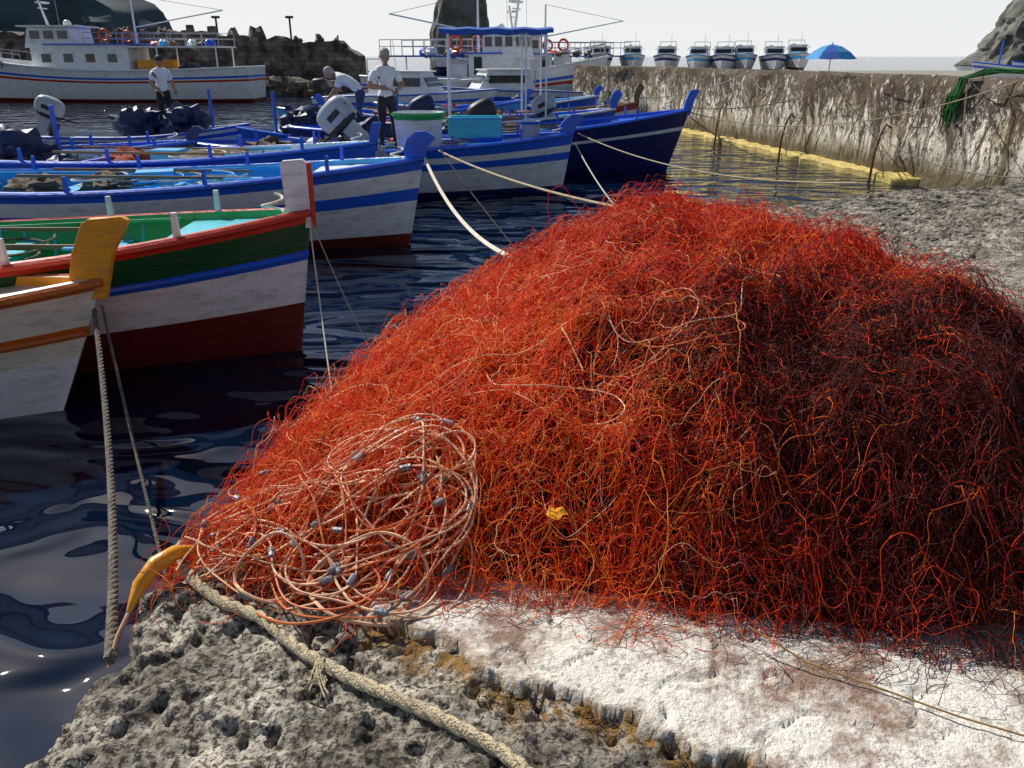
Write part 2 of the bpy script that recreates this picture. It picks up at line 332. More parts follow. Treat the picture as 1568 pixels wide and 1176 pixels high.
    for cx,cy,rx,ry in ((-.42,1.93,.17,.13),(-.72,1.98,.1,.08),(-.3,2.02,.12,.11)):
        pts=[(cx+rx*math.cos(a)*(1+.1*math.sin(3*a)),cy+ry*math.sin(a),1.055+.02*math.sin(2*a)+max(0,.12*math.sin(a))) for a in [i*.16 for i in range(48)]]
        mb.tube(pts,.005,'cord',6)
    mb.build('head_rope',root)
net()
def twist(mb,path,r,m,turn=9.,dense=.008):
    P=[Vector(p) for p in path]; out=[]
    for i in range(len(P)-1):
        p0=P[max(i-1,0)];p1=P[i];p2=P[i+1];p3=P[min(i+2,len(P)-1)]; n=max(2,int((p2-p1).length/dense))
        for k in range(n):
            t=k/n; out.append(.5*((2*p1)+(p2-p0)*t+(2*p0-5*p1+4*p2-p3)*t*t+(3*p1-p0-3*p2+p3)*t**3))
    out.append(P[-1]); strands=[[],[],[]]; L=0
    for i,p in enumerate(out):
        t=(out[min(i+1,len(out)-1)]-out[max(i-1,0)]).normalized(); n=t.cross(Vector((0,0,1)))
        if n.length<.05: n=t.cross(Vector((1,0,0)))
        n.normalize(); b=t.cross(n)
        if i: L+=(p-out[i-1]).length
        for s in range(3):
            a=L/(r*turn)*2*math.pi+s*2.094; strands[s].append(p+(n*math.cos(a)+b*math.sin(a))*r*.55)
    for s in strands: mb.tube(s,r*.56,m,7)
mb=MB(); twist(mb,[(-1.08,2.22,1.03),(-.995,2.065,1.03),(-.85,1.93,1.03),(-.712,1.85,1.035),(-.6,1.75,1.03),(-.527,1.69,1.03),(-.42,1.62,1.03),(-.316,1.553,1.04),(-.13,1.45,1.035),(-.006,1.363,1.03),(.12,1.22,1.03),(.3,1.0,1.03)],.0165,'rope')
for i in range(16):
    a=random.gauss(R(-80),.3); p=Vector((-.50+random.gauss(0,.006),1.675,1.045)); pts=[p]; ln=random.uniform(.009,.019)
    for k in range(7): a+=random.gauss(0,.2); p=p+Vector((math.cos(a)*ln,math.sin(a)*ln,-.003)); pts.append(p.copy())
    mb.tube(pts,[.003]*4+[.0022]*4,'rope',5)
mb.build('thick_rope')
mb=MB(); mb.tube([(.62,1.72,1.11),(.75,1.62,1.075),(.9,1.55,1.06),(1.05,1.45,1.065),(1.25,1.36,1.06),(1.5,1.3,1.06),(1.8,1.2,1.06)],.0025,'ocord',6); mb.build('loose_twine')
mb=MB(); pts=[(-1.0,2.15,1.06),(-1.04,2.10,1.08),(-1.08,2.05,1.075),(-1.11,1.99,1.04),(-1.125,1.93,.99)]
mb.tube(pts,[.014,.024,.026,.022,.008],M['yellow'],12); mb.tube([pts[-1],(-1.14,1.87,.95),(-1.14,1.8,.9)],.006,'cord',6); mb.build('net_float')
lz=float(nh(np.array(.13),np.array(2.08)))+.04
mb=MB(); mb.add([(.10,2.05,lz),(.118,2.034,lz-.004),(.135,2.035,lz-.01),(.15,2.04,lz+.004),(.168,2.052,lz),(.155,2.066,lz+.012),(.15,2.08,lz+.01),(.13,2.078,lz+.004),(.112,2.085,lz+.012),(.13,2.058,lz+.006)],[(9,i,(i+1)%9) for i in range(9)],'yellow'); mb.build('fallen_leaf')
# ------------------------------------------------------------ boats
def hull(mb,L,B,zb,zm,zs,bands,inner,cap,rake=.2,draft=.3,floor=.3,transom=False,N=30,fore=.17,aft=.86,rub='',rub2=None,rr=.035,deck=None,drop=.06):
    sheer=lambda s: zm+(zb-zm)*max(0,1-s/.6)**2+(zs-zm)*max(0,(s-.5)/.5)**2
    def hw(s):
        if transom and s>.45: return B/2*(1-.2*((s-.45)/.55)**2)
        if transom: return max(.03,B/2*max(0,(1-(1-s/.45)**2.1))**.85)
        return max(.03,B/2*(max(0,1-abs(1-2*s)**2.2))**.85)
    def pt(s,fr):
        sh=sheer(s); z=fr*sh if fr>=0 else fr*draft
        t=max(0,(z+draft)/(sh+draft)); q=abs(1-2*s)**1.6 if (s<.5 or not transom) else 0
        wd=hw(s)*(t**(.3+.55*q)); 
        if t<.01: wd=.01
        x=-s*L+rake*max(fr,-.6)*(1-s)**7-(0 if transom else .7*rake*max(fr,-.6)*s**7)
        return x,max(wd,.012),z
    ss=[(1-math.cos(math.pi*i/N))/2 for i in range(N+1)]
    fr=sorted(set([-1,-.6,-.25,0]+[b[0] for b in bands if b[0]>-1]+[1]+[.15,.3,.5,.75]))
    for side in (1,-1):
        vs=[];fs=[];ms=[]
        for s in ss:
            for f in fr: x,wd,z=pt(s,f); vs.append((x,wd*side,z))
        nf=len(fr)
        for i in range(N):
            for j in range(nf-1):
                a=i*nf+j; q=(a,a+1,a+nf+1,a+nf); fs.append(q if side<0 else q[::-1])
                mid=(fr[j]+fr[j+1])/2; c=[b[2] for b in bands if b[0]<=mid<b[1]]; ms.append(c[0] if c else bands[0][2])
        mb.add(vs,fs,ms)
    for s0 in (0,1):
        vs=[];fs=[];ms=[]
        for f in fr: x,wd,z=pt(s0,f); vs+=[(x,wd,z),(x,-wd,z)]
        for j in range(len(fr)-1):
            q=(2*j,2*j+1,2*j+3,2*j+2); fs.append(q); mid=(fr[j]+fr[j+1])/2; c=[b[2] for b in bands if b[0]<=mid<b[1]]; ms.append(c[0])
        mb.add(vs,fs,ms)
    vs=[];fs=[];ms=[]
    for s in ss:
        x,wd,z=pt(s,1); iw=max(.004,wd-.09); d=s<fore or s>aft; zf=z-drop if d else max(floor,0.05)
        fw=iw if d else max(.004,min(iw*.85,pt(s,zf/z)[1]-.06))
        for sg in (1,-1): vs+=[(x,wd*sg,z+.001),(x,iw*sg,z+.012),(x,fw*sg,zf)]
    for i in range(N):
        a=i*6;b=a+6; dk=(ss[i]+ss[i+1])/2<fore or (ss[i]+ss[i+1])/2>aft
        fs+=[(a,a+1,b+1,b),(a+1,a+2,b+2,b+1),(a+3,b+3,b+4,a+4),(a+4,b+4,b+5,a+5),(a+2,a+5,b+5,b+2)]; ms+=[cap,inner,cap,inner,(deck or inner) if dk else inner]
    mb.add(vs,fs,ms)
    for sg in (1,-1):
        if rub: mb.tube([(lambda p:(p[0],sg*(p[1]+.005),p[2]-.02))(pt(s,1)) for s in ss],rr,rub,7)
        if rub2: mb.tube([(lambda p:(p[0],sg*(p[1]+.004),p[2]))(pt(s,rub2[0])) for s in ss],rr*.7,rub2[1],6)
    return sheer,pt,hw
def stempost(mb,zb,rake,m,w=.25,h=.38,lean=.08,th=.07,edge=None,rnd=False):
    x0=rake-w*.9; 
    if rnd: prof=[(x0+.04,zb-.15),(x0+w*.8,zb-.15),(x0+w+.02,zb+h*.35),(x0+w+.06+lean,zb+h*.75),(x0+w*.8+lean,zb+h),(x0+w*.3+lean,zb+h*.98),(x0-.03+lean,zb+h*.7),(x0,zb+h*.3)]
    else: prof=[(x0,zb-.15),(x0+w*.9,zb-.15),(x0+w*.95+lean*.4,zb+h*.4),(x0+w+lean,zb+h*.93),(x0+w*.85+lean,zb+h),(x0+w*.1+lean,zb+h*.97),(x0+lean*.9,zb+h*.9),(x0+lean*.4,zb+h*.4)]
    mb.prism(prof,th,m)
    if edge: mb.tube([(p[0]+.01,0,p[1]) for p in prof[1:4]],th*.42,edge,6)
def outboard(mb,M4,cow='gray',k=1.):
    old=mb.M; mb.M=M4@Matrix.Scale(k,4)
    mb.blob((0,0,.62),(.30,.19,.22),cow,16,10,sq=.72); mb.blob((-.02,0,.48),(.27,.17,.10),'dark',14,6,sq=.7)
    mb.tube([(.24,-.15,.62),(.28,0,.62),(.24,.15,.62)],.012,'dark',6); mb.box((0,.186,.62),(.22,.01,.09),'dark'); mb.box((0,-.186,.62),(.22,.01,.09),'dark')
    mb.box((.02,0,.18),(.20,.12,.55),cow,top=(1.2,1.2)); mb.box((.04,0,-.28),(.15,.05,.5),cow); mb.box((.08,0,-.22),(.32,.16,.02),cow)
    mb.tube([(-.16,0,-.5),(-.08,0,-.5),(.12,0,-.5),(.2,0,-.5)],[.02,.055,.055,.03],cow,10)
    for a in (0,2.09,4.19):
        c=math.cos(a);s=math.sin(a); mb.add([(.2,0,-.5),(.22,.05*c-.03*s,-.5+.05*s+.03*c),(.19,.14*c-.03*s,-.5+.14*s+.03*c),(.24,.14*c+.05*s,-.5+.14*s-.05*c),(.24,.04*c+.03*s,-.5+.04*s-.03*c)],[(0,1,2,3,4)],'dark')
    mb.box((-.2,0,.2),(.12,.22,.3),'dark'); mb.tube([(-.15,0,.45),(-.4,0,.5),(-.62,0,.52)],.02,'dark',6)
    mb.M=old
def gozzo(loc,rz,L,B,zb,zm,zs,bands,inner,cap,post,rub,rub2=None,rake=.2,pw=.25,ph=.38,lean=.08,thw='wood',pegs='blue',edge=None,rnd=True,draft=.3,deck=None,clutter=True,name='wooden_fishing_boat',floor=.32,rr=.035):
    root=empty(name,loc,rz); mb=MB()
    sh,pt,hw=hull(mb,L,B,zb,zm,zs,bands,inner,cap,rake,draft,floor=floor,rub=rub,rub2=rub2,deck=deck,rr=rr); mb.build('hull',root)
    mb=MB(); stempost(mb,zb,rake,post,pw,ph,lean,edge=edge,rnd=rnd)
    for s in (.28,.42,.58,.74):
        x,wd,z=pt(s,.80); mb.box((x,0,z),(.26,2*(wd-.06),.045),thw)
    for s in (.13,.3,.5,.68,.84):
        for sg in (1,-1):
            x,wd,z=pt(s,1); mb.box((x,sg*(wd-.05),z+.08),(.05,.05,.24),pegs,top=(.8,.8))
    for sg in (1,-1):
        mb.tube([(pt(s,1)[0],sg*(pt(s,1)[1]-.2),pt(s,1)[2]-.03) for s in [.18+.03*i for i in range(23)]],.025,inner if inner!='white' else 'lblue',6)
    for i in range(14):
        s=.2+.047*i
        for sg in (1,-1):
            x,wd,z=pt(s,1); x2,w2,z2=pt(s,(floor+.02)/z); mb.tube([(x,sg*(wd-.095),z-.02),(x,sg*max(.02,min(wd*.8,w2)-.07),floor+.02)],.018,thw,5)
    if clutter:
        x,wd,z=pt(.36,1)
        for k in range(6):
            a0=random.random()*6; cx=x+random.uniform(-1.4,.4); mb.tube([(cx+.22*math.cos(a0+t*.35)*(1+.02*t),.2*math.sin(a0+t*.35)*(1+.02*t)+random.uniform(-.02,.02),z*.84+.03+.004*t) for t in range(40)],.013,random.choice(['rope','wrope','drope','lblue']),6)
        mb.tube([(x+.9,-.35,z+.02),(x-2.2,-.28,z+.06)],.022,'wood',6); mb.tube([(x+.7,.4,z+.02),(x-2.0,.3,z+.07)],.02,'wood',6)
        mb.box((x+.8,-.35,z+.02),(.5,.13,.02),'lblue')
        for k,mt in enumerate(random.sample(['tarp','rnet','bnet','gnet','bnet'],3)): mb.blob((x-1.2-.95*k,random.uniform(-.15,.15),z*.84),(random.uniform(.25,.45),.32,random.uniform(.16,.26)),mt,18,10,amp=.7,fr=3,seed=L*k+x)
        mb.box((x-.55,.15,z*.84+.12),(.45,.32,.2),random.choice(['turq','wood','lblue','buoy']),rz=random.uniform(-.4,.4),top=(1.08,1.08))
        mb.tube([(0,0,zb+.03)]+[(-.12+.09*math.cos(t*.6),.09*math.sin(t*.6),zb-.03+.012*t) for t in range(14)],.012,'wrope',6)
    mb.build('fittings',root,bevel=.008)
    return root,pt
gozzo((-3.42,5.6,0),R(6),5.4,1.9,1.02,.80,.95,[(-1,.42,'white'),(.42,.60,'cream'),(.60,.66,'orange'),(.66,.92,'cream'),(.92,1,'orange')],'yellow','cream','yellow','orange',(.6,'orange'),rake=.48,pw=.30,ph=.44,lean=.22,rnd=False,deck='cream',rr=.035,pegs='orange',clutter=False)
gozzo((-1.93,6.95,0),R(3),6.4,2.3,1.28,.98,1.1,[(-1,.36,'dred'),(.36,.66,'white'),(.66,.73,'blue'),(.73,.92,'green'),(.92,1,'red')],'lgreen','red','white','red',(.7,'blue'),rake=.2,pw=.22,ph=.42,lean=-.02,rnd=False,edge='red',deck='turq',pegs='white',thw='turq')
gozzo((-1.46,11.4,0),R(2),8.2,2.4,1.22,.92,1.05,[(-1,.14,'dred'),(.14,.52,'white'),(.52,.66,'blue'),(.66,.86,'white'),(.86,1,'blue')],'lblue','blue','blue','blue',None,rake=.25,pw=.3,ph=.34,lean=.08,deck='white',pegs='blue',thw='lblue')
gozzo((-2.4,13.55,0),R(1),7.5,1.9,1.22,1.0,1.05,[(-1,.3,'navy'),(.3,.7,'white'),(.7,1,'blue')],'white','blue','blue','blue',None,rake=.2,pw=.15,ph=.3,rnd=False,deck='lblue',pegs='blue')
gozzo((1.0,16.4,0),R(3),7.2,2.3,1.12,.9,1.0,[(-1,.1,'navy'),(.1,.55,'white'),(.55,.68,'blue'),(.68,.8,'white'),(.8,1,'blue')],'blue','blue','blue','blue',None,rake=.2,pw=.32,ph=.34,lean=.14,deck='navy',floor=.6)
gozzo((3.65,19.5,0),R(4),8.4,2.5,1.38,.92,1.05,[(-1,.66,'navy'),(.66,.72,'white'),(.72,1,'navy')],'blue','blue','blue','blue',None,rake=.45,pw=.2,ph=.42,lean=.16,deck='blue',floor=.6,rnd=False)
gozzo((3.3,24.2,0),R(6),7,2.2,1.3,.95,1.1,[(-1,.4,'white'),(.4,.7,'lblue'),(.7,.85,'white'),(.85,1,'red')],'wood','red','wood','wood',None,rake=.3,pw=.16,ph=.5,deck='white')
gozzo((2.6,28.5,0),R(3),7,2.2,1.3,.95,1.1,[(-1,.4,'navy'),(.4,.7,'white'),(.7,1,'blue')],'lblue','white','blue','white',None,rake=.3,pw=.2,ph=.3,deck='white')
gozzo((.2,25.6,0),R(3),7,2.2,1.3,.95,1.1,[(-1,.4,'navy'),(.4,.7,'blue'),(.7,1,'lblue')],'blue','lblue','blue','blue',None,rake=.3,pw=.2,ph=.3,deck='blue')
gozzo((-5.2,24.2,0),R(175),6,2.1,1.2,.9,1.05,[(-1,.4,'navy'),(.4,.7,'white'),(.7,1,'blue')],'blue','blue','blue','white',None,rake=.3,pw=.2,ph=.3,deck='blue')
gozzo((-6.2,15.6,0),R(5),6.5,2.0,1.05,.85,1.0,[(-1,.4,'navy'),(.4,.7,'blue'),(.7,1,'navy')],'blue','lblue','navy','blue',None,rake=.3,pw=.2,ph=.25,deck='blue')
gozzo((-10.5,12.6,0),R(0),5,2.0,1.15,.9,1.05,[(-1,.4,'navy'),(.4,.7,'white'),(.7,1,'blue')],'blue','blue','navy','blue',None,rake=.3,pw=.2,ph=.35,deck='blue')
root,pt=gozzo((2.4,22.0,0),R(3),7.5,2.3,1.25,.95,1.1,[(-1,.3,'navy'),(.3,.6,'white'),(.6,1,'blue')],'blue','white','blue','white',None,rake=.3,pw=.2,ph=.45,deck='lblue')
mb=MB()
for x in (-1.6,-2.1,-4.0):
    for sg in (1,-1): mb.tube([(x,sg*.8,.8),(x,sg*.75,3.08)],.024,'gel',8)
vs=[];fs=[]
for i in range(9):
    for j in range(7):
        x=-1.45-2.75*i/8; y=(-1+2*j/6)*.9; vs.append((x,y,3.10+.08*(1-(y)**2)-.03*math.sin(i*math.pi/2)**2)); 
nv=len(vs); vs+=[(a,b,c-.04-(.05 if abs(b)>.89 else 0)) for a,b,c in vs]
for i in range(8):
    for j in range(6): a=i*7+j; fs+=[(a,a+1,a+8,a+7),(a+nv,a+7+nv,a+8+nv,a+1+nv)]
for i in range(8): fs+=[(i*7,i*7+7,i*7+7+nv,i*7+nv),(i*7+6,i*7+6+nv,i*7+13+nv,i*7+13)]
for j in range(6): fs+=[(j,j+nv,j+1+nv,j+1),(56+j,57+j,57+j+nv,56+j+nv)]
mb.add(vs,fs,'bluecanvas'); mb.build('canopy',root)
def tub(mb,c,r,h,m,m2):
    pr=[(.80,0),(.86,.05),(.95,.8),(1.0,.92),(1.06,.92),(1.06,1.),(.96,1.),(.9,.9),(.78,.08)]; n=28; vs=[];fs=[];ms=[]
    for a in range(n):
        for q,z in pr: vs.append((c[0]+r*q*math.cos(a*6.2832/n),c[1]+r*q*math.sin(a*6.2832/n),c[2]+h*z))
    k=len(pr)
    for a in range(n):
        for j in range(k-1): fs.append((a*k+j,((a+1)%n)*k+j,((a+1)%n)*k+j+1,a*k+j+1)); ms.append(m2 if 2<=j<=5 else m)
    fs+=[tuple(a*k+k-1 for a in range(n)),tuple(a*k for a in range(n-1,-1,-1))]; ms+=[m,m]; mb.add(vs,fs,ms)
mb=MB(); tub(mb,(0,0,0),.48,.62,'white','lgreen'); mb.build('plastic_tub',None,(-1.75,15.75,.92))
mb=MB(); tub(mb,(0,0,0),.2,.3,'gray','blue'); mb.build('bucket',None,(.35,16.2,1.05))
mb=MB(); 
mb.box((0,0,.03),(1.0,.6,.06),'turq')
for a,b,c,d in ((0,.3,1.,.04),(0,-.3,1.,.04),(.5,0,.04,.6),(-.5,0,.04,.6)): mb.box((a,b,.2),(c,d,.36),'turq')
mb.box((0,.33,.37),(1.08,.03,.03),'lblue'); mb.box((0,-.33,.37),(1.08,.03,.03),'lblue')
mb.build('fish_crate',None,(-.72,16.6,1.02),0,bevel=.01)
root=empty('inflatable_dinghy',(-2.75,14.75,0),R(180)); mb=MB()
path=[(0,-.55,.5)]+[(x,-.55,.5) for x in (.5,1.,1.5,2.)]+[(2.5,-.42,.56),(2.85,-.2,.66),(2.95,0,.7),(2.85,.2,.66),(2.5,.42,.56)]+[(x,.55,.5) for x in (2.,1.5,1.,.5,0)]
mb.tube([(-.2,-.55,.5)]+path+[(-.2,.55,.5)],[.06]+[.2]*len(path)+[.06],'gray',12); mb.box((1.3,0,.35),(2.7,.9,.05),'gray'); mb.box((0,0,.6),(.06,.9,.5),'wood'); mb.box((1.2,0,.62),(.25,1.,.04),'wood')
outboard(mb,Matrix.Translation((-.2,.1,1.05))@Matrix.Rotation(R(180),4,'Z')@Matrix.Rotation(R(-45),4,'Y'),'gray',1.15); mb.build('dinghy_body',root,bevel=.006)
def smallboat(loc,rz,col='gel',cow='gray',tarps=2,L=4.6,name='motorboat'):
    root=empty(name,loc,rz); mb=MB(); hull(mb,L,1.8,.95,.72,.75,[(-1,.15,'navy'),(.15,.75,col),(.75,.85,'blue'),(.85,1,col)],'gray',col,.35,.25,transom=True,floor=.3,rub='blue',fore=.25,aft=2,rr=.03)
    for x in (-1.9,-3.1): mb.box((x,0,.55),(.35,1.35,.05),col)
    outboard(mb,Matrix.Translation((-L-.15,0,.75))@Matrix.Rotation(R(180),4,'Z')@Matrix.Rotation(R(-25),4,'Y'),cow,1.1)
    for k in range(tarps): mb.blob((-1.2-1.1*k,.1*k,.95),(.55,.5,.42),'tarp',24,16,amp=.7,fr=2.6,seed=k*3+loc[0])
    mb.tube([(-.6,.3,.6),(-.6,.3,1.75)],.04,'blue',8); mb.build('body',root,bevel=.006)
smallboat((-6.9,21.0,0),R(8),'gel','gray',2,4.4)
smallboat((-6.2,20.0,0),R(190),'blue','tarp',1,4.2)
smallboat((-4.3,17.4,0),R(200),'gel','dark',1,4)
smallboat((-7.0,13.9,0),R(12),'blue','tarp',2,4.3)
smallboat((-3.5,22.3,0),R(170),'gel','gray',0,4.5)
def text(s,size,loc,rot,parent,m):
    c=bpy.data.curves.new('txt','FONT'); c.body=s; c.size=size; c.extrude=.005; o=bpy.data.objects.new('registration_number',c); S.collection.objects.link(o); o.location=loc; o.rotation_euler=rot; o.parent=parent; c.materials.append(M[m])
def trawler(loc,rz,L,B,zb,zm,zs,trim='blue',name='fishing_trawler',txt=None,side=1,big=True):
    root=empty(name,loc,rz); mb=MB()
    sh,pt,hw=hull(mb,L,B,zb,zm,zs,[(-1,.10,'dred'),(.10,.60,'gel'),(.60,.66,'red'),(.66,.70,'gel'),(.70,.76,trim),(.76,1,'gel')],'gel','gel',rake=L*.075,draft=.5,transom=True,floor=zm*.62,rub='gel',fore=.12,aft=2,rr=.06); mb.build('hull',root)
    mb=MB(); k=L/16.7; z0=zm*.6; H=3.85*1.0 if big else 3.35
    x0=-4.9*k; x1=-10.2*k if big else -8.2*k; wb=B*.62
    mb.box(((x0+x1)/2,0,(z0+H)/2-.35),(x0-x1,wb,H-z0-.7),'gel')
    mb.box((x0-1.0*k,0,H-.35),(2.6*k,wb*.95,1.1),'gel',top=(.86,.95),shift=(-.12,0)); mb.box((x0-1.1*k,0,H+.23),(3.1*k,wb*1.12,.08),'gel')
    mb.box(((x0+x1)/2-.8*k,0,H-.72),(x0-x1,wb*1.1,.07),trim)
    for sg in (1,-1):
        for i in range(3): mb.box((x0-.35*k-i*.75*k,sg*(wb*.475+.005),H-.22),(.5*k,.03,.42),'glass')
        if big:
            for i in range(4): mb.box((x0-.8*k-i*1.2*k,sg*(wb*.5+.006),H-1.45),(.5*k,.03,.45),'glass' if i!=2 else 'wood')
        else:
            mb.box((x0-2.6*k,sg*(wb*.5+.006),H-1.35),(.6*k,.03,.95),'dark')
    for i in range(3): mb.box((x0+.24*k,(i-1)*wb*.29,H-.2),(.04,wb*.24,.42),'glass',ry=-.1)
    xa=-15.2*k; mb.box(((x1+xa)/2,0,H-.85),(x1-xa,wb*1.15,.08),'gel' if big else 'bluecanvas')
    for x in (x1-1.6*k,xa+.2):
        for sg in (1,-1): mb.tube([(x,sg*wb*.52,z0),(x,sg*wb*.52,H-.85)],.045,'gel',6)
    mb.box((x1-1.*k,0,z0+.6),(1.4*k,wb*.8,1.3),'yellow' if txt else 'gel'); mb.blob((x1-2.8*k,0,z0+.6),(.7,.9,.5),'tarp',amp=.4,seed=3)
    for z in (H-.4,H-.1):
        for sg in (1,-1): mb.tube([(x0-3*k,sg*wb*.5,z),(xa,sg*wb*.5,z)],.02,'metal',5)
    for i in range(9):
        for sg in (1,-1): x=x0-3*k+(xa-x0+3*k)*i/8; mb.tube([(x,sg*wb*.5,H-.82),(x,sg*wb*.5,H-.1)],.02,'metal',5)
    rl=[(pt(s,1)[0],pt(s,1)[1]*.95,pt(s,1)[2]+.55) for s in [.01,.05,.1,.16,.22,.28]]
    for sg in (1,-1):
        mb.tube([(a,b*sg,c) for a,b,c in rl],.025,'metal',5)
        for a,b,c in rl: mb.tube([(a,b*sg,c),(a,b*sg,c-.6)],.02,'metal',5)
    mb.tube([(x0-.6*k,0,H),(x0-.2*k,0,H+1.8)],[.08,.05],'gel',8); mb.tube([(x0-.4*k,-.5,H+1.2),(x0-.4*k,.5,H+1.2)],.03,'gel',6); mb.box((x0-.45*k,0,H+1.5),(.35,.9,.1),'gel')
    mb.blob((x0-1.6*k,0,H+.4),(.22,.22,.2),'gel'); mb.tube([(x0-1.4*k,.5,H),(x0-1.4*k,.5,H+2.4)],.012,'metal',5)
    mb.tube([(x1,0,z0),(x1,0,H+1.9)],[.09,.05],'gel',8); mb.tube([(x1,0,H+.2),(xa,0,H+1.1)],.04,'gel',6); mb.tube([(x1,0,H+1.9),(xa,0,H+1.1)],.012,'dark',5)
    mb.box((-2.0*k,0,zb*.95),(.5,.8,.4),'metal'); mb.tube([(-2.*k,-.6,zb*.95+.2),(-2.*k,.6,zb*.95+.2)],.1,'rust',10)
    for sg in (1,-1): mb.tube([(x0-4.2*k+.3*math.cos(a*.5236),sg*wb*.53,H-.25+.3*math.sin(a*.5236)) for a in range(12)],.065,'buoy',8,closed=True)
    for i in range(6): x=x1-.8-i*.7*k; mb.blob((x,(i%3-1)*.6,H-.68),(.3,.3,.16+.08*(i%2)),['buoy','lblue','wood','white','dark','blue'][i],amp=.4,seed=i)
    if not big:
        for i in range(2): s=.45+.16*i; x,wd,z=pt(s,.8); [mb.tube([(x+.22*math.cos(a*.5236),sg*(wd+.06),z-.15+.22*math.sin(a*.5236)) for a in range(12)],.07,'dark',7,closed=True) for sg in (1,-1)]
    mb.build('superstructure',root,bevel=.015)
    if txt:
        s=.115; x,wd,z=pt(s,.82); x2,wd2,_=pt(s+.07,.82); a=math.atan2(wd2-wd,x-x2)
        text(txt,.6,(x-.1,wd+.42,z-.15),(R(86),0,R(180)-a),root,'dark')
    return root
trawler((-32.6,51,0),R(180),17.5,4.6,2.75,1.75,1.95,txt='4CT1109')
trawler((3.6,40,0),R(-22),11.5,3.6,2.5,1.5,1.6,big=False)
trawler((-3.6,49,0),R(200),12,3.6,2.6,1.7,1.8,big=False)
def cruiser(loc,rz,L=6.5,B=2.3,trim='blue',name='cabin_cruiser',data=None):
    root=empty(name,loc,rz)
    if data is None:
        mb=MB(); k=L/6.5; h=1.15*k
        hull(mb,L,B,h*1.2,h,h*.9,[(-1,.1,'dred'),(.1,.62,'gel'),(.62,.78,trim),(.78,1,'gel')],'gel','gel',rake=.7*k,draft=.35,transom=True,floor=h*.6,fore=.5,aft=2,rub=trim,rr=.03,drop=.02)
        mb.box((-2.9*k,0,h+.38*k),(2.6*k,B*.68,.8*k),'gel',top=(.72,.86),shift=(-.15*k,0)); mb.box((-3.1*k,0,h+.82*k),(2.2*k,B*.68,.06),'gel')
        for sg in (1,-1): mb.box((-2.95*k,sg*B*.325,h+.45*k),(1.7*k,.05,.3*k),'glass')
        mb.box((-1.87*k,0,h+.45*k),(.05,B*.55,.34*k),'glass',ry=-.42)
        mb.tube([(-4.2*k,-B*.3,h),(-4.2*k,-B*.3,h+1.25*k),(-4.2*k,B*.3,h+1.25*k),(-4.2*k,B*.3,h)],.025,'metal',6)
        mb.tube([(.4*k,0,h*1.2+.35),(-.8*k,-B*.3,h*1.15+.35),(-2*k,-B*.42,h*1.1+.3)],.018,'metal',5); mb.tube([(.4*k,0,h*1.2+.35),(-.8*k,B*.3,h*1.15+.35),(-2*k,B*.42,h*1.1+.3)],.018,'metal',5)
        mb.tube([(-3.4*k,.2,h+.8*k),(-3.5*k,.2,h+1.9*k)],.012,'metal',5)
        outboard(mb,Matrix.Translation((-L-.12,0,h*.75))@Matrix.Rotation(R(180),4,'Z'),'dark',1)
        o=mb.build('body',root,bevel=.01); return o.data,root
    o=bpy.data.objects.new('body',data); S.collection.objects.link(o); o.parent=root; return data,root
dA,r_=cruiser((-1.2,32,0),R(-15),6.5,2.3)
cruiser((-3.2,36,0),R(200),data=dA)
d1,_r=cruiser((5.3,50,1.75),R(-88),4.3,1.6,'navy','stored_boat'); d2,_r=cruiser((7.1,50.6,1.75),R(-95),4.3,1.55,'lblue','stored_boat')
for i,x in enumerate((8.9,10.5,12.0,13.5,15.1,16.5)): cruiser((x,50+random.uniform(-.6,.8),1.72+random.uniform(-.08,.1)),R(-90+random.uniform(-24,24)),name='stored_boat',data=[d1,d2][i%2])
for x,y in ((19.5,36),(22,37.5),(25.5,38)): 
    smallboat((x,y,1.35),R(random.uniform(150,210)),'gel','gray',0,3.8,'beached_boat')
